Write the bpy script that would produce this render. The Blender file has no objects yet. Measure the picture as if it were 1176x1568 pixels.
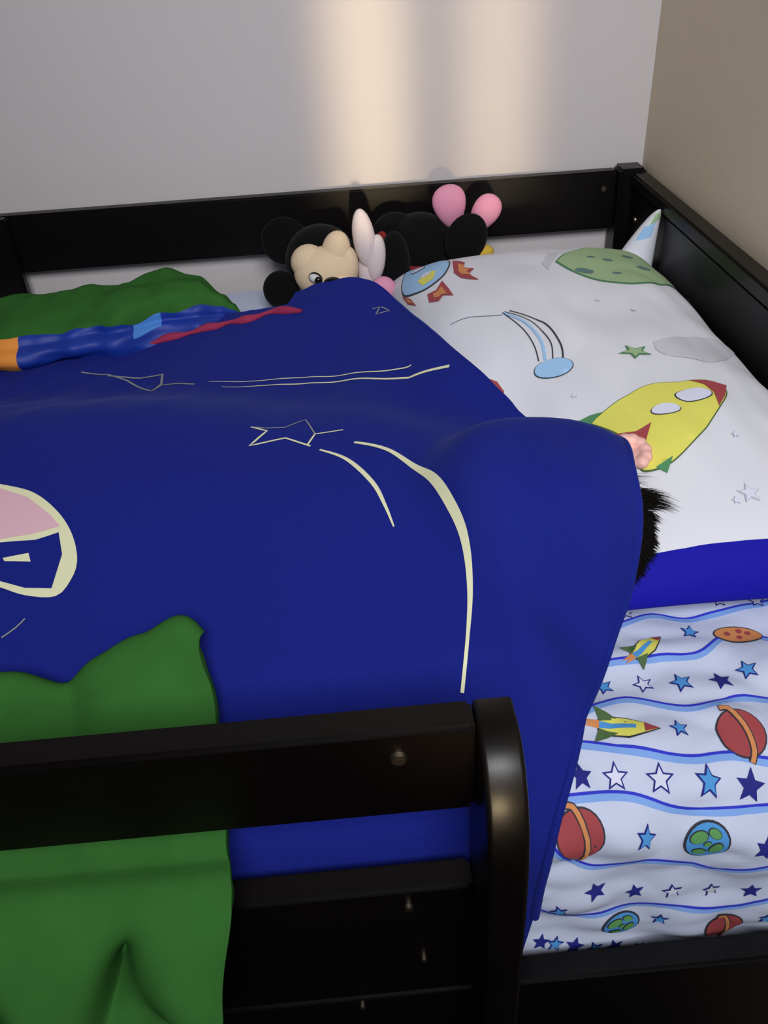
import bpy,bmesh,math,random
from mathutils import Vector,Matrix,Euler,noise
from mathutils.geometry import delaunay_2d_cdt
random.seed(4)
S=bpy.context.scene
S.view_settings.view_transform='Standard'
COL=S.collection
# ---------------- camera (standing beside the bed, looking down at the pillow end)
p=math.radians(36.2);r=math.radians(3.8);ps=math.radians(1.8)
R0=Vector((math.cos(ps),-math.sin(ps),0))
Fw=Vector((math.cos(p)*math.sin(ps),math.cos(p)*math.cos(ps),-math.sin(p)))
U0=Vector((math.sin(p)*math.sin(ps),math.sin(p)*math.cos(ps),math.cos(p)))
R=R0*math.cos(r)-U0*math.sin(r);U=U0*math.cos(r)+R0*math.sin(r)
cam=bpy.data.cameras.new('camera');co=bpy.data.objects.new('camera',cam);COL.objects.link(co)
M=Matrix.Identity(4)
for i in range(3):
    M[i][0]=R[i];M[i][1]=U[i];M[i][2]=-Fw[i];M[i][3]=(0,0,1.5)[i]
co.matrix_world=M
cam.sensor_fit='VERTICAL';cam.sensor_height=36;cam.lens=29.73;cam.clip_start=.01
S.camera=co
# ---------------- materials
MATS={}
def mat(name,col,rough=.7,metal=0,noise_s=0,noise_amt=.0,bump=0,bscale=200,sheen=0,spec=.4,tint=None):
    if name in MATS:return MATS[name]
    m=bpy.data.materials.new(name);m.use_nodes=True;nt=m.node_tree;b=nt.nodes['Principled BSDF']
    b.inputs['Base Color'].default_value=(*col,1);b.inputs['Roughness'].default_value=rough
    b.inputs['Metallic'].default_value=metal;b.inputs['Specular IOR Level'].default_value=spec
    b.inputs['Sheen Weight'].default_value=sheen
    if tint:b.inputs['Sheen Tint'].default_value=(*tint,1)
    tc=nt.nodes.new('ShaderNodeTexCoord')
    if noise_amt>0:
        n=nt.nodes.new('ShaderNodeTexNoise');n.inputs['Scale'].default_value=noise_s;n.inputs['Detail'].default_value=4
        cr=nt.nodes.new('ShaderNodeMixRGB')
        cr.inputs[1].default_value=(*[c*(1-noise_amt) for c in col],1);cr.inputs[2].default_value=(*[min(1,c*(1+noise_amt)) for c in col],1)
        nt.links.new(tc.outputs['Object'],n.inputs['Vector']);nt.links.new(n.outputs['Fac'],cr.inputs[0]);nt.links.new(cr.outputs[0],b.inputs['Base Color'])
    if bump>0:
        n=nt.nodes.new('ShaderNodeTexNoise');n.inputs['Scale'].default_value=bscale;n.inputs['Detail'].default_value=3
        bp=nt.nodes.new('ShaderNodeBump');bp.inputs['Strength'].default_value=bump;bp.inputs['Distance'].default_value=.002
        nt.links.new(tc.outputs['Object'],n.inputs['Vector']);nt.links.new(n.outputs['Fac'],bp.inputs['Height']);nt.links.new(bp.outputs['Normal'],b.inputs['Normal'])
    MATS[name]=m;return m
WALL=mat('wall_paint',(.57,.535,.535),.9,noise_s=3,noise_amt=.03,bump=.15,bscale=300)
WALLR=mat('wall_paint_beige',(.70,.61,.46),.9,noise_s=3,noise_amt=.03,bump=.15,bscale=300)
FLOOR=mat('carpet',(.006,.006,.008),1,noise_s=60,noise_amt=.3,bump=.5,bscale=300)
WOOD=mat('espresso_wood',(.0024,.0014,.0012),.36,noise_s=25,noise_amt=.3,bump=.03,bscale=60,spec=.30)
BRASS=mat('screw_metal',(.30,.24,.18),.35,1)
BLUE=mat('blue_jersey',(.0105,.018,.20),.9,noise_s=500,noise_amt=.15,bump=.12,bscale=900,sheen=.08,spec=.03,tint=(.30,.42,1))
CREAM=mat('print_cream',(.74,.75,.48),.7)
CREAMF=mat('print_cream_faint',(.26,.28,.26),.7)
PINKP=mat('print_pink',(.70,.44,.51),.7)
WHITE=mat('white_cotton',(.70,.72,.78),.85,noise_s=6,noise_amt=.03,bump=.1,bscale=700)
SHEETW=mat('white_sheet_cotton',(.57,.63,.80),.85,noise_s=6,noise_amt=.03,bump=.1,bscale=700)
PBLUE=mat('royal_hem',(.010,.009,.34),.7,bump=.05,bscale=700,spec=.1)
GREEN=mat('green_fleece',(.034,.130,.026),1,noise_s=30,noise_amt=.2,bump=.25,bscale=700,spec=.02)
UBLUE=mat('blue_satin',(.005,.032,.30),.55,noise_s=20,noise_amt=.35)
ORANGE=mat('orange_felt',(.75,.27,.04),.8);CYAN=mat('cyan_felt',(.06,.22,.60),.8)
RED=mat('red_trim',(.30,.02,.07),.8)
BLACKP=mat('black_plush',(.0040,.0040,.0045),.95,bump=.6,bscale=400,sheen=.04,spec=.1)
PEACH=mat('peach_plush',(.72,.56,.38),.95,bump=.3,bscale=400)
GLOVE=mat('white_plush',(.64,.56,.57),.95,bump=.3,bscale=400)
PINK=mat('mauve_pink_satin',(.66,.27,.40),.7,bump=.2,bscale=300)
PBLK=mat('black_plastic',(.004,.004,.004),.15);PWHT=mat('white_felt',(.60,.60,.60),.6)
SKIN=mat('skin',(.72,.42,.38),.5);HAIR=mat('dark_hair',(.006,.005,.004),.8,spec=.1)
def hx(n,h,rough=.8):
    c=[int(h[i:i+2],16)/255 for i in (0,2,4)];c=[x/12.92 if x<=.04045 else ((x+.055)/1.055)**2.4 for x in c]
    return mat(n,c,rough)
p_navy=hx('print_navy','1d2480');p_lblue=hx('print_light_blue','4d97d8');p_stripe=hx('print_stripe_blue','7fa8e8');p_stripe2=hx('print_stripe_deep','2b35c8')
p_white=hx('print_white','d8dcf0');p_red=hx('print_brick','a04448');p_orange=hx('print_orange','d08a54');p_green=hx('print_green','5c9a58')
p_yel=hx('print_yellow','dedb64');p_dgreen=hx('print_dark_green','4e6b40');p_moon=hx('print_moon_green','9cb88c');p_crater=hx('print_crater','5b7d7c')
p_grey=hx('print_grey','c6c8d0');p_sky=hx('print_sky','9cc6ee');p_dk=hx('print_outline','33343c');p_rim=hx('print_rim','4e8a5e')
# ---------------- helpers
def newobj(name,me,parent=None,mats=()):
    o=bpy.data.objects.new(name,me);COL.objects.link(o)
    for m in mats:me.materials.append(m)
    if parent:o.parent=parent
    return o
def empty(name):
    o=bpy.data.objects.new(name,None);COL.objects.link(o);o.empty_display_size=.05;return o
def smooth(me):
    for f in me.polygons:f.use_smooth=True
def box(name,a,b,m,parent=None,bev=.002,seg=2):
    bm=bmesh.new();bmesh.ops.create_cube(bm,size=1)
    for v in bm.verts:
        v.co=Vector([(a[i]+b[i])/2+v.co[i]*(b[i]-a[i]) for i in range(3)])
    if bev>0:bmesh.ops.bevel(bm,geom=bm.edges[:],offset=bev,segments=seg,affect='EDGES')
    me=bpy.data.meshes.new(name);bm.to_mesh(me);bm.free()
    return newobj(name,me,parent,[m])
def ell(bm,c,rad,mi,rot=(0,0,0),seg=24,fn=None):
    g=bmesh.ops.create_uvsphere(bm,u_segments=seg,v_segments=seg//2+2,radius=1)
    E=Euler([math.radians(a) for a in rot]).to_matrix()
    fs=set()
    for v in g['verts']:
        q=Vector(v.co)
        if fn:q=fn(q)
        q=Vector((q.x*rad[0],q.y*rad[1],q.z*rad[2]))
        v.co=Vector(c)+E@q
        for f in v.link_faces:fs.add(f)
    for f in fs:f.material_index=mi;f.smooth=True
def sst(a,b,x):
    t=max(0,min(1,(x-a)/(b-a)));return t*t*(3-2*t)
def interp(pts,x):
    if x<=pts[0][0]:return pts[0][1]
    for (x0,y0),(x1,y1) in zip(pts,pts[1:]):
        if x<=x1:
            t=(x-x0)/(x1-x0);t=t*t*(3-2*t);return y0+(y1-y0)*t
    return pts[-1][1]
def N(x,y,z=0):return noise.noise(Vector((x,y,z)))
def W(s):
    return [[tuple(int(k)/1000 for k in t.split(',')) for t in g.split()] for g in s.strip().strip('/').split('/')]
# ---------------- cloth surfaces (world metres; v<.37 wraps down over the mattress edge)
ZM=1.01
def base(v):
    if v>=.37:return v,ZM,0,1
    a=(.37-v)/.05
    if a<math.pi/2:return .37-.05*math.sin(a),.96+.05*math.cos(a),-math.sin(a),math.cos(a)
    return .32,.96-((.37-v)-.0785),-1,0
def Hs(x,v):
    h=.003+.0018*N(x*9,v*14)+.0012*N(x*25,v*30,3)
    w=sst(.45,.36,v)
    h+=w*.0028*math.sin(x*95+v*60+4*N(x*6,v*6,5))*(.5+.5*N(x*8,v*5,9))
    if x>.05:
        e=sst(.56,.45,v)
        h+=.0030*e*math.sin(v*75+x*22+3*N(x*7,v*7,2))*.6
        h+=.0060*e*max(0,N(x*9+v*7,v*26-x*6,12))+.006*e*abs(N(x*16-v*10,v*34+x*10,15))
    return max(h,.001)
def FS(x,v):
    y,z,ny,nz=base(v);h=Hs(x,v);return Vector((x,y+ny*h,z+nz*h))
PCX,PAX,PCY,PAY,PZ0=.248,.187,.822,.360,1.042
def Pf(s,t):
    return math.sqrt(max(0,(1-min(1,abs(s))**3.2)*(1-min(1,abs(t))**4)))
def FPp(x,y,bot=False):
    s=(x-PCX)/PAX;t=(y-PCY)/PAY;s=max(-1,min(1,s));t=max(-1,min(1,t));f=Pf(s,t)
    X=PCX+PAX*s*(1-.05*(1-t*t));Y=PCY+PAY*t*(1-.03*(1-s*s))
    if bot:return Vector((X,Y,PZ0-.028*f))
    d=.062*math.exp(-((x-.12)/.09)**2-((y-.58)/.16)**2)
    z=PZ0+.078*f-d*f+f*(.004*N(x*10,y*10,1)+.0015*math.sin(y*60+x*25)*sst(.3,.42,x)+.006*abs(N(x*20,y*8,6)))
    return Vector((X,Y,z))
def Hb(x,v):
    y=v
    A=interp([(-1.1,.03),(-.95,.07),(-.7,.075),(-.4,.105),(-.2,.108),(0,.108),(.09,.10),(.2,.04),(.28,0)],x)
    yc=interp([(-.3,.69),(0,.625),(.1,.59)],x)
    d=y-yc
    h1=A*math.exp(-(abs(d)/(.27 if d<0 else .19))**2.3)
    rr=((x-.145)/.113)**2+((y-.556)/(.125 if y<.556 else .105))**2
    h2=.137*math.exp(-rr*rr)
    h3=.096*math.exp(-((x-.01)/.12)**2-((y-1.08)/.2)**2)
    h4=interp([(-.7,.03),(-.3,.042),(-.1,.066),(.08,.080)],x)*sst(.52,.78,y)
    s=(x-PCX)/PAX;t=(y-PCY)/PAY
    h5=0
    if abs(s)<1 and abs(t)<1:h5=FPp(x,y).z-ZM+.004
    k=5
    h=(h1**k+h2**k+h3**k+h4**k+h5**k+.012**k)**(1/k)
    h+=.0026*N(x*7,y*7,7)+.0016*N(x*16+y*5,y*10,17)
    # soft drag wrinkles running from the shoulder down to the near edge
    h+=.0050*sst(.64,.46,y)*N(x*17+y*6,y*4-x*3,40)
    h+=.0030*sst(.66,.80,y)*N((x-.02)*14/max(.3,1.3-y),y*3,52)
    e2=sst(-.02,.14,x)*sst(.60,.44,y)
    h+=.0034*e2*math.sin(x*95+y*20+1.0+2*N(x*4,y*4,3))
    e=sst(.29,.42,v)
    return .010+(h-.010)*e
def FB(x,v):
    y,z,ny,nz=base(v);h=Hb(x,v);return Vector((x,y+ny*h,z+nz*h))
SURF={'B':FB,'S':FS,'P':FPp}
def nrm(F,u,v):
    e=.001;a=F(u+e,v)-F(u-e,v);b=F(u,v+e)-F(u,v-e);n=a.cross(b)
    return n.normalized() if n.length>0 else Vector((0,0,1))
def catmull(pts,step=.006):
    P=[pts[0]]+list(pts)+[pts[-1]];out=[]
    for i in range(1,len(P)-2):
        p0,p1,p2,p3=[Vector(q) for q in P[i-1:i+3]]
        n=max(2,int((p2-p1).length/step))
        for k in range(n):
            t=k/n
            out.append(.5*((2*p1)+(-p0+p2)*t+(2*p0-5*p1+4*p2-p3)*t*t+(-p0+3*p1-3*p2+p3)*t**3))
    out.append(Vector(P[-2]));return out
def shrink(pts,k):
    cx=sum(a for a,_ in pts)/len(pts);cy=sum(b for _,b in pts)/len(pts)
    return [(cx+(a-cx)*k,cy+(b-cy)*k) for a,b in pts]
class Decal:
    def __init__(s,sf):s.sf=sf;s.F=SURF[sf];s.bm=bmesh.new();s.m=[]
    def mi(s,m):
        if m not in s.m:s.m.append(m)
        return s.m.index(m)
    def put(s,u,v,L):return s.F(u,v)+nrm(s.F,u,v)*(.0007+.0004*L)
    def poly(s,pts,m,L=0,sp=.007,curve=False):
        if curve:
            pts=catmull(list(pts)+[pts[0]],.005)[:-1]
        else:
            q=[]
            for a,b in zip(pts,list(pts[1:])+[pts[0]]):
                a,b=Vector(a),Vector(b);n=max(1,int((b-a).length/sp))
                for k in range(n):q.append(a.lerp(b,k/n))
            pts=q
        pts=[Vector(q[:2]) for q in pts];n=len(pts)
        x0=min(q.x for q in pts);x1=max(q.x for q in pts);y0=min(q.y for q in pts);y1=max(q.y for q in pts)
        allp=list(pts);x=x0+sp/2
        while x<x1:
            y=y0+sp/2
            while y<y1:
                allp.append(Vector((x,y)));y+=sp
            x+=sp
        r_=delaunay_2d_cdt(allp,[],[list(range(n))],1,1e-6)
        vs=[s.bm.verts.new(s.put(q.x,q.y,L)) for q in r_[0]]
        k=s.mi(m)
        for f in r_[2]:
            try:
                g=s.bm.faces.new([vs[i] for i in f]);g.material_index=k;g.smooth=True
            except Exception:pass
    def stroke(s,pts,w,m,L=0,curve=True,step=.005):
        P=catmull(pts,step) if curve else [Vector(q) for q in pts]
        if not curve:
            Q=[]
            for a,b in zip(P,P[1:]):
                k=max(1,int((b-a).length/.006));Q+=[a.lerp(b,i/k) for i in range(k)]
            P=Q+[P[-1]]
        n=len(P);prev=None;k=s.mi(m)
        for i,q in enumerate(P):
            d=(P[min(n-1,i+1)]-P[max(0,i-1)])
            if d.length<1e-9:continue
            d.normalize();t=i/(n-1)
            ww=w(t) if callable(w) else w
            o=Vector((-d.y,d.x))*ww/2
            a=s.bm.verts.new(s.put(q.x+o.x,q.y+o.y,L));b=s.bm.verts.new(s.put(q.x-o.x,q.y-o.y,L))
            if prev:
                f=s.bm.faces.new((prev[0],prev[1],b,a));f.material_index=k;f.smooth=True
            prev=(a,b)
    def shape(s,c,pts,sc,m,L=0,rot=0,sy=1,curve=False):
        cr,sr=math.cos(math.radians(rot)),math.sin(math.radians(rot))
        s.poly([(c[0]+(x*cr-y*sr)*sc,c[1]+(x*sr+y*cr)*sc*sy) for x,y in pts],m,L,curve=curve)
    def star(s,c,R_,fill,outl=None,rot=0,sy=1.1):
        outl=outl or p_navy
        P=[]
        for i in range(10):
            a=math.pi/2+i*math.pi/5;q=1 if i%2==0 else .45;P.append((q*math.cos(a),q*math.sin(a)))
        s.shape(c,P,R_,outl,1,rot,sy)
        if fill is not outl:s.shape(c,P,R_*.74,fill,2,rot,sy)
    def disc(s,c,R_,m,L,sx=1,sy=1,rot=0):
        s.shape(c,[(sx*math.cos(a*math.pi/12),sy*math.sin(a*math.pi/12)) for a in range(24)],R_,m,L,rot)
    def planet(s,c,R_):
        s.disc(c,R_*1.04,p_dk,1,1,1.05);s.disc(c,R_*.97,p_red,2,1,1.05)
        ring=[(c[0]+R_*x,c[1]+R_*y) for x,y in [(-.55,1.15),(-.2,1.1),(.12,.55),(.28,-.1),(.25,-.8),(.0,-1.25)]]
        s.stroke(ring,R_*.30,p_dk,3);s.stroke(ring,R_*.19,p_orange,4)
    def earth(s,c,R_,sy=1):
        s.disc(c,R_*1.04,p_dk,1,1,sy);s.disc(c,R_*.94,p_lblue,2,1,sy)
        for (x,y,a,b,q) in [(-.4,.35,.38,.26,20),(.3,.5,.28,.18,-30),(.4,-.2,.32,.24,50),(-.3,-.45,.3,.2,0),(0,.05,.16,.12,30)]:
            s.disc((c[0]+x*R_,c[1]+y*R_*sy),R_,p_dk,3,a*1.15,b*1.15*sy,q);s.disc((c[0]+x*R_,c[1]+y*R_*sy),R_,p_green,4,a,b*sy,q)
    def rocket(s,c,L_,rot):
        body=[(-.5,-.1),(-.3,-.2),(.1,-.24),(.45,-.12),(.7,0),(.45,.12),(.1,.24),(-.3,.2),(-.5,.1)]
        s.shape(c,[(x*1.06,y*1.15) for x,y in body],L_,p_dk,1,rot);s.shape(c,body,L_,p_yel,2,rot)
        s.shape(c,[(.42,-.12),(.72,0),(.42,.12)],L_,p_red,3,rot)
        s.shape(c,[(-.6,-.42),(-.1,-.18),(-.5,-.08)],L_,p_dgreen,3,rot);s.shape(c,[(-.6,.42),(-.1,.18),(-.5,.08)],L_,p_dgreen,3,rot)
        s.shape(c,[(-.5,-.08),(.25,-.05),(.25,.05),(-.5,.08)],L_,p_lblue,3,rot)
        s.shape(c,[(-.5,-.08),(-.85,-.02),(-.7,.03),(-.9,.1),(-.5,.1)],L_,p_orange,2,rot)
    def done(s,name,parent):
        me=bpy.data.meshes.new(name);s.bm.to_mesh(me);s.bm.free();return newobj(name,me,parent,s.m)
# ---------------- room
box('wall_back',(-2.4,1.31,0),(.465,1.41,2.7),WALL,None,0)
box('wall_right',(.465,-1.6,0),(.565,1.41,2.7),WALLR,None,0)
box('floor',(-2.4,-1.6,-.05),(.565,1.41,0),FLOOR,None,0)
# ---------------- bed
bed=empty('bed_frame')
def bb(n,a,b,bev=.0025):return box(n,a,b,WOOD,bed,bev)
bb('back_rail_top',(-1.45,1.280,1.065),(.418,1.300,1.150))
bb('back_rail_lower',(-1.45,1.280,.915),(.418,1.300,1.000))
bb('back_side_board',(-1.45,1.280,.70),(.418,1.300,.90))
for i,x in enumerate((-.50,-1.0)):bb('back_stile_%d'%i,(x-.024,1.262,.72),(x+.024,1.2795,1.150))
bb('post_back_head',(.418,1.262,0),(.457,1.302,1.155),.004)
bb('post_back_foot',(-1.49,1.262,0),(-1.451,1.302,1.155),.004)
bb('post_front_head',(.418,.264,0),(.457,.304,1.155),.004)
bb('post_front_foot',(-1.49,.264,0),(-1.451,.304,1.155),.004)
bb('headboard_panel',(.438,.305,.75),(.456,1.261,1.13),.003)
bb('headboard_cap',(.434,.305,1.1305),(.459,1.261,1.150),.003)
bb('footboard_panel',(-1.488,.305,.75),(-1.455,1.261,1.15),.003)
bb('front_rail_top',(-1.45,.284,1.079),(.049,.304,1.150))
bb('front_rail_lower',(-1.45,.284,.868),(.049,.304,1.000))
bb('front_side_board',(-1.45,.284,.70),(.417,.304,.864))
bb('slat_base',(-1.45,.305,.72),(.417,1.279,.74))
prof=[(.304,0),(.304,1.150),(.285,1.1505),(.272,1.147),(.262,1.140),(.252,1.127),(.245,1.11),(.2405,1.085),(.239,1.05),(.239,0)]
bm=bmesh.new();fa=[bm.verts.new((.0495,y,z)) for y,z in prof];fb=[bm.verts.new((.0715,y,z)) for y,z in prof]
bm.faces.new(fa);bm.faces.new(fb[::-1])
for i in range(len(prof)):
    j=(i+1)%len(prof);bm.faces.new((fa[j],fa[i],fb[i],fb[j]))
bmesh.ops.recalc_face_normals(bm,faces=bm.faces)
me=bpy.data.meshes.new('upright');bm.to_mesh(me);bm.free();o=newobj('guard_rail_upright',me,bed,[WOOD]);smooth(me)
m_=o.modifiers.new('b','BEVEL');m_.width=.003;m_.segments=3;m_.limit_method='ANGLE';m_.angle_limit=math.radians(50)
o.modifiers.new('e','EDGE_SPLIT').split_angle=math.radians(35)
def screw(c,ax,rad=.0045):
    bm=bmesh.new();bmesh.ops.create_cone(bm,cap_ends=True,segments=20,radius1=rad,radius2=rad*.8,depth=.003)
    bmesh.ops.create_cone(bm,cap_ends=True,segments=6,radius1=rad*.45,radius2=rad*.45,depth=.0034)
    me=bpy.data.meshes.new('screw');bm.to_mesh(me);bm.free();o=newobj('screw_bolt',me,bed,[BRASS]);o.location=c
    if ax=='y':o.rotation_euler=(math.radians(90),0,0)
    if ax=='x':o.rotation_euler=(0,math.radians(-90),0)
for c,q in [((.008,.283,1.131),.0048),((.008,.283,.982),.0035),((.016,.283,.915),.0025),((-.03,.283,.855),.0025),((.40,1.2795,1.125),.0045),((-.51,1.2615,1.11),.0045)]:screw(c,'y',q)
screw((.4375,1.235,1.09),'x')
# ---------------- mattress & sheet
box('mattress',(-1.43,.326,.7405),(.43,1.275,1.005),WHITE,None,.045,5)
def gridmesh(name,F,us,vs,mats,parent=None):
    V=[F(u,v) for v in vs for u in us];nu=len(us);Fc=[]
    for j in range(len(vs)-1):
        for i in range(nu-1):a=j*nu+i;Fc.append((a,a+1,a+1+nu,a+nu))
    me=bpy.data.meshes.new(name);me.from_pydata([tuple(q) for q in V],[],Fc);smooth(me);return newobj(name,me,parent,mats)
def rng(a,b,st):
    n=max(1,int(round((b-a)/st)));return [a+(b-a)*i/n for i in range(n+1)]
sheet=gridmesh('fitted_sheet',FS,rng(-1.43,-.05,.05)+rng(-.04,.43,.004),rng(.10,.58,.004)+rng(.60,1.27,.03),[SHEETW])
D=Decal('S')
for q in W('183,474 207,483 229,490 253,482 281,486 330,490/168,438 212,441 247,440 275,459 296,459 311,447 340,440/148,393 180,404 224,390 259,396 287,393 330,396/135,369 168,362 204,352 237,352 267,346 310,352/117,336 161,334 200,322 263,318 310,322/103,313 134,283 179,285 228,265 266,272 310,262/100,237 139,220 187,226 237,213 280,219 320,210'):
    D.stroke(q,.0045,p_stripe,0);D.stroke([(a,b+.0030) for a,b in q],.0019,p_stripe2,1)
cs=W('250,467 168,420 198,420 225,416 254,414 277,422 208,374 132,349 156,347 185,343 216,339 245,334 170,310 253,294 116,238 141,256 171,246 198,244 229,235 258,233 194,208 207,494 286,499 315,494 106,190 117,186 132,181 148,176 163,176 182,167 199,158 214,159 229,162 244,161 261,157 279,152 276,195')[0]
kinds='b12 b12 w13 l14 n14 b13 b11 n13 w14 w14 l15 n16 b12 n12 b11 n13 n11 w12 g11 n12 b11 w10 w10 g11 n11 b11 n12 l11 n11 w10 w10 n10 g10 w10 n10 n10 b10'.split()
for i,(k,c) in enumerate(zip(kinds,cs)):
    D.star(c,int(k[1:])/1520,{'b':p_lblue,'w':p_white,'l':p_lblue,'n':p_navy,'g':p_grey}[k[0]],rot=(i*37)%40-20)
for i,c in enumerate([(.335,.47),(.37,.455),(.35,.415),(.39,.42),(.33,.37),(.37,.36),(.40,.385),(.34,.30),(.38,.29),(.36,.24),(.40,.25),(.33,.20),(.38,.19),(.41,.33)]):
    D.star(c,.009,[p_lblue,p_white,p_navy][i%3],rot=i*25%40-20)
o_=W('209,452 170,379 249,367 126,315 213,301 165,205 245,189 286,460')[0]
D.rocket(o_[0],.028,35);D.rocket(o_[1],.034,-12);D.planet(o_[2],.0158);D.planet(o_[3],.0158);D.earth(o_[4],.0148)
D.earth(o_[5],.014);D.planet(o_[6],.0145);D.disc(o_[7],.018,p_dk,1,1.05,.55,-10);D.disc(o_[7],.018,p_orange,2,1,.48,-10)
for dx,dy in [(-.008,.002),(.0,-.003),(.008,.001),(.002,.004)]:D.disc((o_[7][0]+dx,o_[7][1]+dy),.0024,p_red,3)
D.done('printed_pattern',sheet)
# ---------------- pillow
bm=bmesh.new()
nu,nv=64,110
for bot in (0,1):
    g=[[bm.verts.new(FPp(PCX+PAX*math.sin(math.pi/2*(2*i/nu-1)),PCY+PAY*math.sin(math.pi/2*(2*j/nv-1)),bot)) for i in range(nu+1)] for j in range(nv+1)]
    for j in range(nv):
        for i in range(nu):
            q=(g[j][i],g[j][i+1],g[j+1][i+1],g[j+1][i])
            f=bm.faces.new(q if not bot else q[::-1]);f.smooth=True
            tj=math.sin(math.pi/2*(2*(j+.5)/nv-1))
            f.material_index=1 if tj<-.93 else 0
bmesh.ops.remove_doubles(bm,verts=bm.verts,dist=1e-5)
me=bpy.data.meshes.new('pillow');bm.to_mesh(me);bm.free();pillow=newobj('pillow',me,None,[WHITE,PBLUE])
bm=bmesh.new()
rings=[]
for (x0,x1,y0,y1,z) in [(.365,.434,1.10,1.165,1.045),(.380,.434,1.105,1.155,1.08),(.396,.434,1.11,1.145,1.105),(.408,.434,1.113,1.138,1.123),(.419,.433,1.116,1.130,1.137)]:
    cx,cy=(x0+x1)/2,(y0+y1)/2
    rings.append([bm.verts.new((cx+(x1-x0)/2*math.cos(a*math.pi/5),cy+(y1-y0)/2*math.sin(a*math.pi/5)*(.8),z+.006*math.cos(a*math.pi/5))) for a in range(10)])
for ri,(A_,B_) in enumerate(zip(rings,rings[1:])):
    for k in range(10):
        l=(k+1)%10;f=bm.faces.new((A_[k],A_[l],B_[l],B_[k]));f.smooth=True
        f.material_index=1 if (ri==2 and k in(6,7)) else (2 if ri==3 and k in (7,8) else 0)
bm.faces.new(rings[-1]);bmesh.ops.recalc_face_normals(bm,faces=bm.faces)
me=bpy.data.meshes.new('pc');bm.to_mesh(me);bm.free();o=newobj('pillow_corner',me,pillow,[WHITE,p_sky,p_moon]);o.modifiers.new('s','SUBSURF').levels=2;o.modifiers['s'].render_levels=2
D=Decal('P')
(mo,cr,gc,cm,c0,c1,c2,c3,c4,gs,go,ro,rn,rf,rt,rt2,rw,br,bw,by,f0,f1,f2,rr_)=W('''264,1016 299,1071 355,1120 400,1105 418,1050 424,1005 408,965 352,927 310,937 278,969/
292,977 335,1023 375,1066 378,1005 408,1045 316,1035 332,971/ 248,1019 264,1057 279,1060 265,1027 250,992/ 199,747/
187,764 188,793 183,829 169,874/ 194,765 197,800 189,840 169,874/ 202,763 206,797 196,842 171,875/ 211,756 215,788 207,839 177,875/ 110,886 133,885 168,869/
283,746 310,525 323,591 297,519 283,886 207,693 316,854 412,926/ 308,764 342,779 386,794 414,794 363,726 329,726 307,742/
211,649 234,662 270,678 305,681 338,675 344,661 327,632 291,591 260,566 235,563 235,584 230,616/
314,678 336,674 348,672 336,648 323,629 327,652 324,667/ 226,621 244,615 259,620 248,599 234,580 233,594/ 202,658 215,659 225,657 212,646/ 246,565 263,573 253,556/
308,652 276,633/ 87,1147 105,1135 136,1128 141,1092 123,1029 96,1016 74,1043 74,1091/ 100,1110 104,1060/ 92,1055 107,1068 117,1057 110,1033 96,1031/
144,1106 158,1073 150,1049 165,1033 153,1013 163,978 140,1003 134,1032/ 95,1002 108,998 120,1020 124,980 126,949 114,967 106,957 94,972/ 70,1061 79,1022 83,986 74,1016/ 131,763 141,754 146,738 143,732 136,749''')
D.poly(mo,p_rim,0,curve=True);D.poly(shrink(mo,.965),p_moon,1,curve=True)
for c,s_ in zip(cr,(.012,.007,.008,.009,.006,.005,.006)):D.disc(c,s_,p_crater,2,1,.8)
D.poly(gc,p_grey,0)
D.disc(cm[0],.0205,p_dk,1,1,.8);D.disc(cm[0],.0195,p_sky,2,1,.8)
for w_,k_,m_ in ((c0,.0012,p_dk),(c1,.0035,p_sky),(c2,.0012,p_dk),(c3,.0018,p_dk),(c4,.0012,p_crater)):D.stroke(w_,k_,m_,1)
D.star(gs[0],.018,p_moon,p_rim,rot=20,sy=.9);D.star(gs[1],.010,p_white,p_grey)
for c in gs[2:]:D.star(c,.004,p_white,p_grey)
D.poly(go,p_grey,0,curve=True)
D.poly(ro,p_dgreen,0,curve=True);D.poly(shrink(ro,.972),p_yel,1,curve=True)
D.poly(rn,p_red,2);D.poly(rf,p_red,2);D.poly(rt,p_rim,2);D.poly(rt2,p_rim,2)
for c,s_ in zip(rw,(.0175,.0135)):D.disc(c,s_,p_dk,2,1,.65);D.disc(c,s_*.93,p_white,3,1,.65)
D.poly(br,p_dk,0,curve=True);D.poly(shrink(br,.95),p_sky,1,curve=True)
D.disc(bw[0],.012,p_dk,2,.8,1);D.disc(bw[0],.0105,p_white,3,.8,1);D.disc(bw[1],.007,p_white,3)
D.poly(by,p_yel,2)
for q in (f0,f1,f2):
    D.poly(shrink(q,.86),p_red,1);D.poly(shrink(q,.45),p_orange,2)
D.poly(rr_,p_red,1)
D.done('printed_pattern',pillow)
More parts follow.
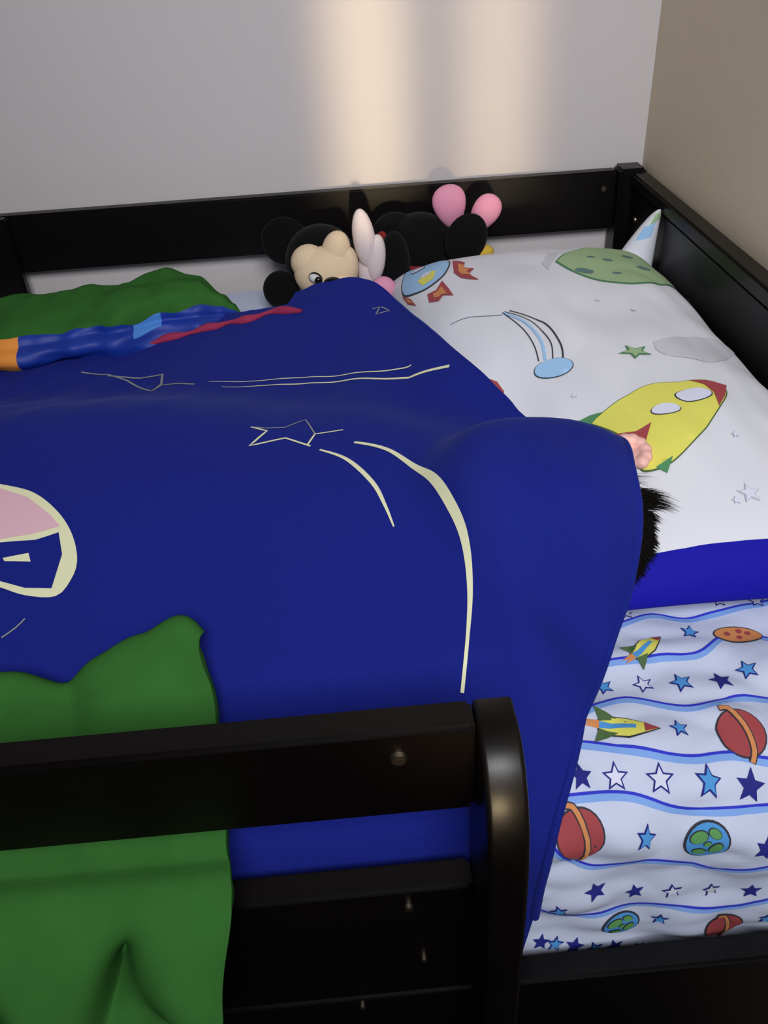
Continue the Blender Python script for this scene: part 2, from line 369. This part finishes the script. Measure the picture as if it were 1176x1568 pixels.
# ---------------- blue blanket
BL=W('''-138,1044 -108,1044 -73,1037 -63,1060 -38,1056 -8,1045 19,1042 38,1032 62,988 82,911 112,802 134,749 148,718 158,691/
219,606 210,533 207,501 200,477 187,450 171,427 151,394 130,362 118,344 108,323 101,290 98,239/
-2,627 29,609 53,567 67,520 74,488 73,457 65,418 57,387/ -32,620 -10,602 10,567 18,540 23,517/ -11,652 -36,648 -43,628/ -40,627 -62,644 -93,636 -79,660 -94,671/
-94,671 -80,666 -63,665 -45,682 -36,648/ -141,835 -62,820 15,803 101,779/ -157,853 -98,841 -33,830 16,819 65,813/
-323,945 -290,935 -261,910 -223,858 -214,874 -173,853/ -223,858 -215,878 -219,909 -246,912 -288,930/ 33,971 42,973 36,958 53,963 44,973/ -275,472 -265,478 -259,484/
-330,626 -306,618 -274,603 -248,577 -232,551 -225,527 -228,511 -238,499 -262,503 -284,513 -305,521/ -327,617 -304,612 -278,598 -255,576 -244,562 -266,557 -292,555 -313,558/
-312,554 -291,552 -262,551 -244,556 -238,535 -242,506 -263,509 -285,518 -306,524/ -285,537 -265,539 -262,531 -283,534/
-280,994 -245,1005 -198,1009 -152,1011 -122,1007 -90,1020 -54,1000''')
L1,L2=BL[0],BL[1]
MID=[(.185,.655)]
outl=[(-1.25,1.10),(-.5,1.08),(-.25,1.07)]+L1+MID+L2+[(L2[-1][0]-.01,.16),(-.3,.16),(-1.25,.16)]
q=[];sp=.007
for a,b in zip(outl,outl[1:]+[outl[0]]):
    a,b=Vector(a),Vector(b);m=max(1,int((b-a).length/sp))
    for k in range(m):q.append(a.lerp(b,k/m))
n=len(q);al=list(q);x=-1.25
while x<.4:
    y=.16
    while y<1.2:
        al.append(Vector((x,y)));y+=sp
    x+=sp
R_=delaunay_2d_cdt(al,[],[list(range(n))],1,1e-6)
me=bpy.data.meshes.new('blue_stretch_blanket');me.from_pydata([tuple(FB(a.x,a.y)) for a in R_[0]],[],[list(f) for f in R_[2]])
smooth(me);blk=newobj('blue_stretch_blanket',me,None,[BLUE])
D=Decal('B')
D.stroke(BL[2],lambda t:.0025+.0040*math.sin(math.pi*min(1,t*1.1+.05)),CREAM)
D.stroke(BL[3],lambda t:.0008+.0035*math.sin(math.pi*min(1,t*.85+.12)),CREAM)
D.stroke(BL[4],.0018,CREAM,curve=False);D.stroke(BL[5],.0022,CREAM,curve=False);D.stroke(BL[6],.0014,CREAMF,curve=False)
D.stroke(BL[7],lambda t:.001+.0035*t,CREAM);D.stroke(BL[8],lambda t:.001+.0015*t,CREAM)
D.stroke(BL[9],.0025,CREAMF,curve=False);D.stroke(BL[10],.003,CREAMF,curve=False);D.stroke(BL[11],.0018,CREAMF,curve=False);D.stroke(BL[12],.0012,CREAMF)
D.poly([(-.36,.632)]+BL[13]+[(-.36,.528)],CREAM,0,curve=True)
D.poly([(-.35,.618)]+BL[14]+[(-.35,.562)],PINKP,1);D.poly([(-.35,.558)]+BL[15]+[(-.35,.532)],BLUE,1);D.poly(BL[16],CREAM,2)
D.done('printed_pattern',blk)
def tube(name,pts,rad,m,parent):
    cu=bpy.data.curves.new(name,'CURVE');cu.dimensions='3D';cu.bevel_depth=1;cu.bevel_resolution=3
    s=cu.splines.new('POLY');s.points.add(len(pts)-1)
    for i,q in enumerate(pts):
        s.points[i].co=(*q,1);s.points[i].radius=rad(i/(len(pts)-1)) if callable(rad) else rad
    cu.materials.append(m);o=bpy.data.objects.new(name,cu);COL.objects.link(o);o.parent=parent;return o
edge=catmull(L1[3:]+MID+L2)
tube('hem',[FB(q.x,q.y)-Vector((0,0,.0025)) for q in edge],.0034,BLUE,blk)
rb=catmull(BL[17])
tube('red_ribbon',[FB(q.x,q.y)+Vector((0,0,.002)) for q in rb],lambda t:.0042+.0018*math.sin(t*30),RED,blk)
# ---------------- child
child=empty('sleeping_child')
bm=bmesh.new()
ell(bm,(.140,.550,1.070),(.082,.064,.056),0,seg=40)
ell(bm,(.085,.495,1.068),(.010,.012,.008),0)
ell(bm,(.055,.507,1.064),(.010,.008,.012),2)
for dz in (-.02,.02):
    ell(bm,(.12,.492,1.066+dz),(.006,.006,.010),1)
me=bpy.data.meshes.new('head');bm.to_mesh(me);bm.free();newobj('head',me,child,[SKIN,PWHT,PINK])
bm=bmesh.new()
for k in range(9):
    a=math.radians(-60+k*32)
    ell(bm,(.229+.012*math.cos(a),.588+.013*math.sin(a),1.110+.004*math.sin(a)),(.0062,.0062,.0060),0,seg=14)
ell(bm,(.228,.588,1.105),(.013,.014,.006),0);ell(bm,(.222,.606,1.104),(.012,.010,.008),0,rot=(0,20,20))
me=bpy.data.meshes.new('ear');bm.to_mesh(me);bm.free();o=newobj('ear',me,child,[SKIN])
m_=o.modifiers.new('r','REMESH');m_.mode='VOXEL';m_.voxel_size=.0012;m_.use_smooth_shade=True
m_=o.modifiers.new('s','SMOOTH');m_.iterations=6
HC=Vector((.161,.531,1.068));HR=Vector((.074,.062,.050))
bm=bmesh.new();ell(bm,HC,HR,0,seg=32)
me=bpy.data.meshes.new('hair_cap');bm.to_mesh(me);bm.free();newobj('hair_cap',me,child,[HAIR])
cu=bpy.data.curves.new('hair','CURVE');cu.dimensions='3D';cu.bevel_depth=1;cu.bevel_resolution=0
for i in range(2600):
    th=random.uniform(-64,38);el=random.uniform(-25,48)
    a=math.radians(th);b=math.radians(el)
    nr=Vector((math.cos(a)*math.cos(b),math.sin(a)*math.cos(b),math.sin(b)))
    root=HC+Vector((nr.x*HR.x,nr.y*HR.y,nr.z*HR.z))*.98
    k_=(th+64)/104
    cl=math.floor(th/9);c1_=N(cl*3.7,1.3);c2_=N(cl*5.1,7.7)
    L=(.007+.026*sst(.45,.85,k_)*(1+1.4*c1_))*random.uniform(.6,1.1)
    d=(nr*.40+Vector((.40,-.95+1.05*k_+c2_*.9,-.10))+Vector([random.uniform(-.08,.08) for _ in range(3)])).normalized()
    s=cu.splines.new('POLY');s.points.add(4);q=root.copy()
    for k in range(5):
        s.points[k].co=(*q,1);s.points[k].radius=.0006*(1-k/4.2)
        q=q+d*L/4;d=(d+Vector((-.04,-.15,-.10))).normalized()
cu.materials.append(HAIR);o=bpy.data.objects.new('hair_strands',cu);COL.objects.link(o);o.parent=child
J=[((-.38,.66,1.06),.048),((-.22,.65,1.062),.046),((-.05,.62,1.062),.048),((.03,.59,1.058),.028),((.075,.57,1.06),.026),
((-.42,.62,1.055),.036),((-.62,.58,1.045),.030),((-.85,.62,1.038),.022),((-.40,.70,1.055),.036),((-.65,.72,1.045),.030),((-.88,.70,1.038),.022),
((-.05,.56,1.055),.024),((-.12,.50,1.040),.020),((-.02,.46,1.036),.016),((-.05,.69,1.055),.024),((-.17,.73,1.045),.020),((-.08,.76,1.04),.016)]
E=[(0,1),(1,2),(2,3),(3,4),(0,5),(5,6),(6,7),(0,8),(8,9),(9,10),(2,11),(11,12),(12,13),(2,14),(14,15),(15,16)]
me=bpy.data.meshes.new('body');me.from_pydata([j[0] for j in J],E,[]);o=newobj('body',me,child,[mat('pajamas',(.2,.3,.5),.9)])
o.modifiers.new('sk','SKIN')
for i,j in enumerate(J):
    sv=me.skin_vertices[0].data[i];sv.radius=(j[1]*.8,j[1]*.8);sv.use_root=(i==0)
m_=o.modifiers.new('ss','SUBSURF');m_.levels=1;m_.render_levels=2
# ---------------- plush toys
bm=bmesh.new()
K,PE,GL,WH,PB,RD=0,1,2,3,4,5
ell(bm,(-.028,1.195,1.080),(.052,.045,.050),K)
ell(bm,(-.022,1.150,1.078),(.045,.03,.036),PE);ell(bm,(-.006,1.152,1.106),(.020,.018,.028),PE,rot=(0,14,0));ell(bm,(-.045,1.154,1.093),(.025,.022,.024),PE,rot=(0,-20,0))
ell(bm,(.010,1.150,1.086),(.014,.02,.026),PE)
ell(bm,(-.010,1.130,1.066),(.026,.014,.018),PE)
ell(bm,(-.036,1.1235,1.081),(.0105,.006,.0080),PB,rot=(0,25,0));ell(bm,(-.037,1.121,1.0815),(.0088,.006,.0062),WH,rot=(0,25,0));ell(bm,(-.033,1.1165,1.0800),(.0056,.004,.0052),PB)
ell(bm,(-.014,1.114,1.077),(.012,.008,.007),PB)
ell(bm,(-.078,1.215,1.105),(.034,.012,.034),K);ell(bm,(-.088,1.165,1.052),(.026,.014,.028),K)
ell(bm,(.0,1.205,1.045),(.055,.045,.035),K);ell(bm,(.02,1.21,1.035),(.05,.045,.024),RD)
ell(bm,(.034,1.155,1.118),(.0155,.014,.042),GL,rot=(0,-6,0));ell(bm,(.048,1.155,1.090),(.014,.012,.034),GL,rot=(0,8,0));ell(bm,(.036,1.160,1.07),(.014,.012,.03),GL)
me=bpy.data.meshes.new('mouse_plush_toy');bm.to_mesh(me);bm.free();newobj('mouse_plush_toy',me,None,[BLACKP,PEACH,GLOVE,PWHT,PBLK,mat('red_felt',(.20,.01,.01),.9)])
bm=bmesh.new()
ell(bm,(.115,1.215,1.085),(.052,.040,.045),K);ell(bm,(.178,1.178,1.100),(.031,.012,.036),K,rot=(0,22,10));ell(bm,(.080,1.215,1.100),(.034,.015,.034),K)
ell(bm,(.115,1.250,1.075),(.035,.018,.025),PE)
def lobe(q):
    q=q.copy();t=(q.z+1)/2;q.x*=(.60+.55*t);q.y*=(.8+.3*t);return q
ell(bm,(.159,1.205,1.138),(.026,.012,.031),GL,fn=lobe,rot=(0,-10,0),seg=32);ell(bm,(.207,1.205,1.124),(.022,.012,.030),GL,fn=lobe,rot=(0,34,0),seg=32);ell(bm,(.182,1.198,1.112),(.012,.012,.012),GL)
ell(bm,(.11,1.215,1.05),(.05,.040,.035),RD);ell(bm,(.195,1.195,1.074),(.026,.014,.012),WH);ell(bm,(.055,1.128,1.056),(.018,.012,.018),GL,rot=(0,-30,0))
ell(bm,(.075,1.165,1.075),(.022,.018,.048),K);ell(bm,(.060,1.19,1.10),(.010,.010,.016),RD)
me=bpy.data.meshes.new('mouse_plush_toy2');bm.to_mesh(me);bm.free();newobj('mouse_plush_toy.001',me,None,[BLACKP,PEACH,PINK,mat('yellow_felt',(.6,.4,.05),.9),PBLK,MATS['red_felt']])
# ---------------- green throws
def farF(x,ph):
    k=interp([(-1.0,.7),(-.6,.85),(-.45,.72),(-.40,.74),(-.36,.80),(-.33,.86),(-.24,1.05),(-.19,.85),(-.16,.5),(-.145,.25),(-.136,0.02)],x)
    cy=1.070+.006*math.sin(x*14);rz=(.050*k if math.sin(ph)>0 else .036*k)
    c=math.cos(ph);s=math.sin(ph)
    ry=(interp([(-.42,.145),(-.36,.130),(-.30,.098),(-.22,.060),(-.14,.05)],x) if c>0 else .08)*k
    y=cy-ry*c;z=1.062+rz*s
    n=.014*N(x*13,ph*1.1,4)*k+.006*N(x*34,ph*2.2,8)*k
    if s<0.3: n+=.006*math.sin(x*60+3*N(x*8,1))*k*(c>0)*sst(.5,-.1,s)
    if .0<s<.7 and c>0:n-=.008*k*math.exp(-((s-.42)/.12)**2)
    return Vector((x,y-c*n,z+s*n))
us=rng(-.95,-.1362,.004);n1,n2=70,60
V=[];Fc=[];MI=[];nph=n1+n2
for i,u in enumerate(us):
    thr=.64+.28*N(u*9,2)+.10*N(u*40,5)+.25*sst(-.2,-.15,u)
    for k in range(nph):
        ph=-2.2+(thr+2.2)*k/n1 if k<n1 else thr+(2*math.pi-2.2-thr)*(k-n1)/n2
        V.append(tuple(farF(u,ph)))
for i in range(len(us)-1):
    for k in range(nph):
        l=(k+1)%nph;a=i*nph;Fc.append((a+k,a+nph+k,a+nph+l,a+l))
        mi=0
        if k<n1:
            mi=1
            if -.50<us[i]<-.402 and k>n1*.62:mi=2
            if -.266<us[i]<-.236 and k>n1*.87:mi=3
        MI.append(mi)
me=bpy.data.meshes.new('throw_blanket');me.from_pydata(V,[],Fc);smooth(me)
for f,m in zip(me.polygons,MI):f.material_index=m
o=newobj('green_throw_blanket',me,None,[GREEN,UBLUE,ORANGE,CYAN])
def nearF(s,t):
    xr=interp([(0,-.138),(.06,-.120),(.2,-.106),(.4,-.098),(.5,-.095),(.60,-.095),(.70,-.102),(.80,-.125),(.90,-.18),(1,-.25)],t)
    x=xr+(-.75-xr)*s
    ys=interp([(-.5,.445),(-.25,.428),(-.22,.422),(-.19,.430),(-.16,.438),(-.135,.447),(-.105,.424)],x)
    zb=ZM+Hb(x,ys)
    path=[(ys,zb+.010),(ys-.012,zb+.026),(.395,ZM+Hb(x,.395)+.030),(.355,ZM+.054),(.325,ZM+.038),(.308,1.045),(.292,1.038),(.276,1.040),(.262,1.030),(.250,1.0),(.243,.96),(.243,.91),(.252,.85),(.262,.78)]
    n=len(path)-1;q=t*n;i=min(n-1,int(q));f=q-i
    def cr(j):
        a=path[max(0,i-1)][j];b=path[i][j];c=path[i+1][j];d=path[min(n,i+2)][j]
        return .5*(2*b+(c-a)*f+(2*a-5*b+4*c-d)*f*f+(-a+3*b-3*c+d)*f**3)
    y=cr(0);z=cr(1)
    w=sst(.57,.70,t);w2=sst(.44,.0,t)
    fold=math.sin(x*66+z*34+2.4*N(x*7,z*7,31))
    tuck=math.exp(-((x+.165-.45*(z-1.0))/.011)**2-((z-.995)/.032)**2)
    y-=w*(.013*fold+.024*N(x*13+z*6,z*11,3.4)+.008-.032*tuck)
    vc=math.exp(-((x+.205+.25*(y-.4))/.014)**2)
    z+=w2*(.014*N(x*13,y*13,1)+.004-.010*vc)
    x+=.004*N(t*8,s*5,5)
    if w>0:z+=w*.008*N(x*10,t*6,9)
    return Vector((x,min(y,.272) if t>.62 else y,z))
g=gridmesh('green_throw_near',nearF,[q**1.5 for q in rng(0,1,1/150)],rng(0,1,1/190),[GREEN]);g.name='green_throw_blanket.001'
m_=g.modifiers.new('so','SOLIDIFY');m_.thickness=.010;m_.offset=0
m_=g.modifiers.new('s','SUBSURF');m_.levels=1;m_.render_levels=1
# ---------------- lights
w=bpy.data.worlds.new('world');S.world=w;w.use_nodes=True;b=w.node_tree.nodes['Background'];b.inputs[0].default_value=(.56,.56,.70,1);b.inputs[1].default_value=.11
def area(n,loc,tgt,sx,sy,P,col,spread=180):
    l=bpy.data.lights.new(n,'AREA');l.shape='RECTANGLE';l.size=sx;l.size_y=sy;l.energy=P;l.color=col;l.spread=math.radians(spread)
    o=bpy.data.objects.new(n,l);COL.objects.link(o);o.location=loc;o.rotation_euler=(Vector(tgt)-Vector(loc)).to_track_quat('-Z','Y').to_euler();return o
area('hall_light',(.15,-.66,2.28),(.18,1.05,1.20),.8,.6,11.0,(.96,.96,1),100)
for x,P in ((.060,.40),(.240,.27)):
    area('lamp_glow',(x-.03,-.9,1.85),(x,1.31,1.80),.06,1.4,P,(1,.78,.46),5)
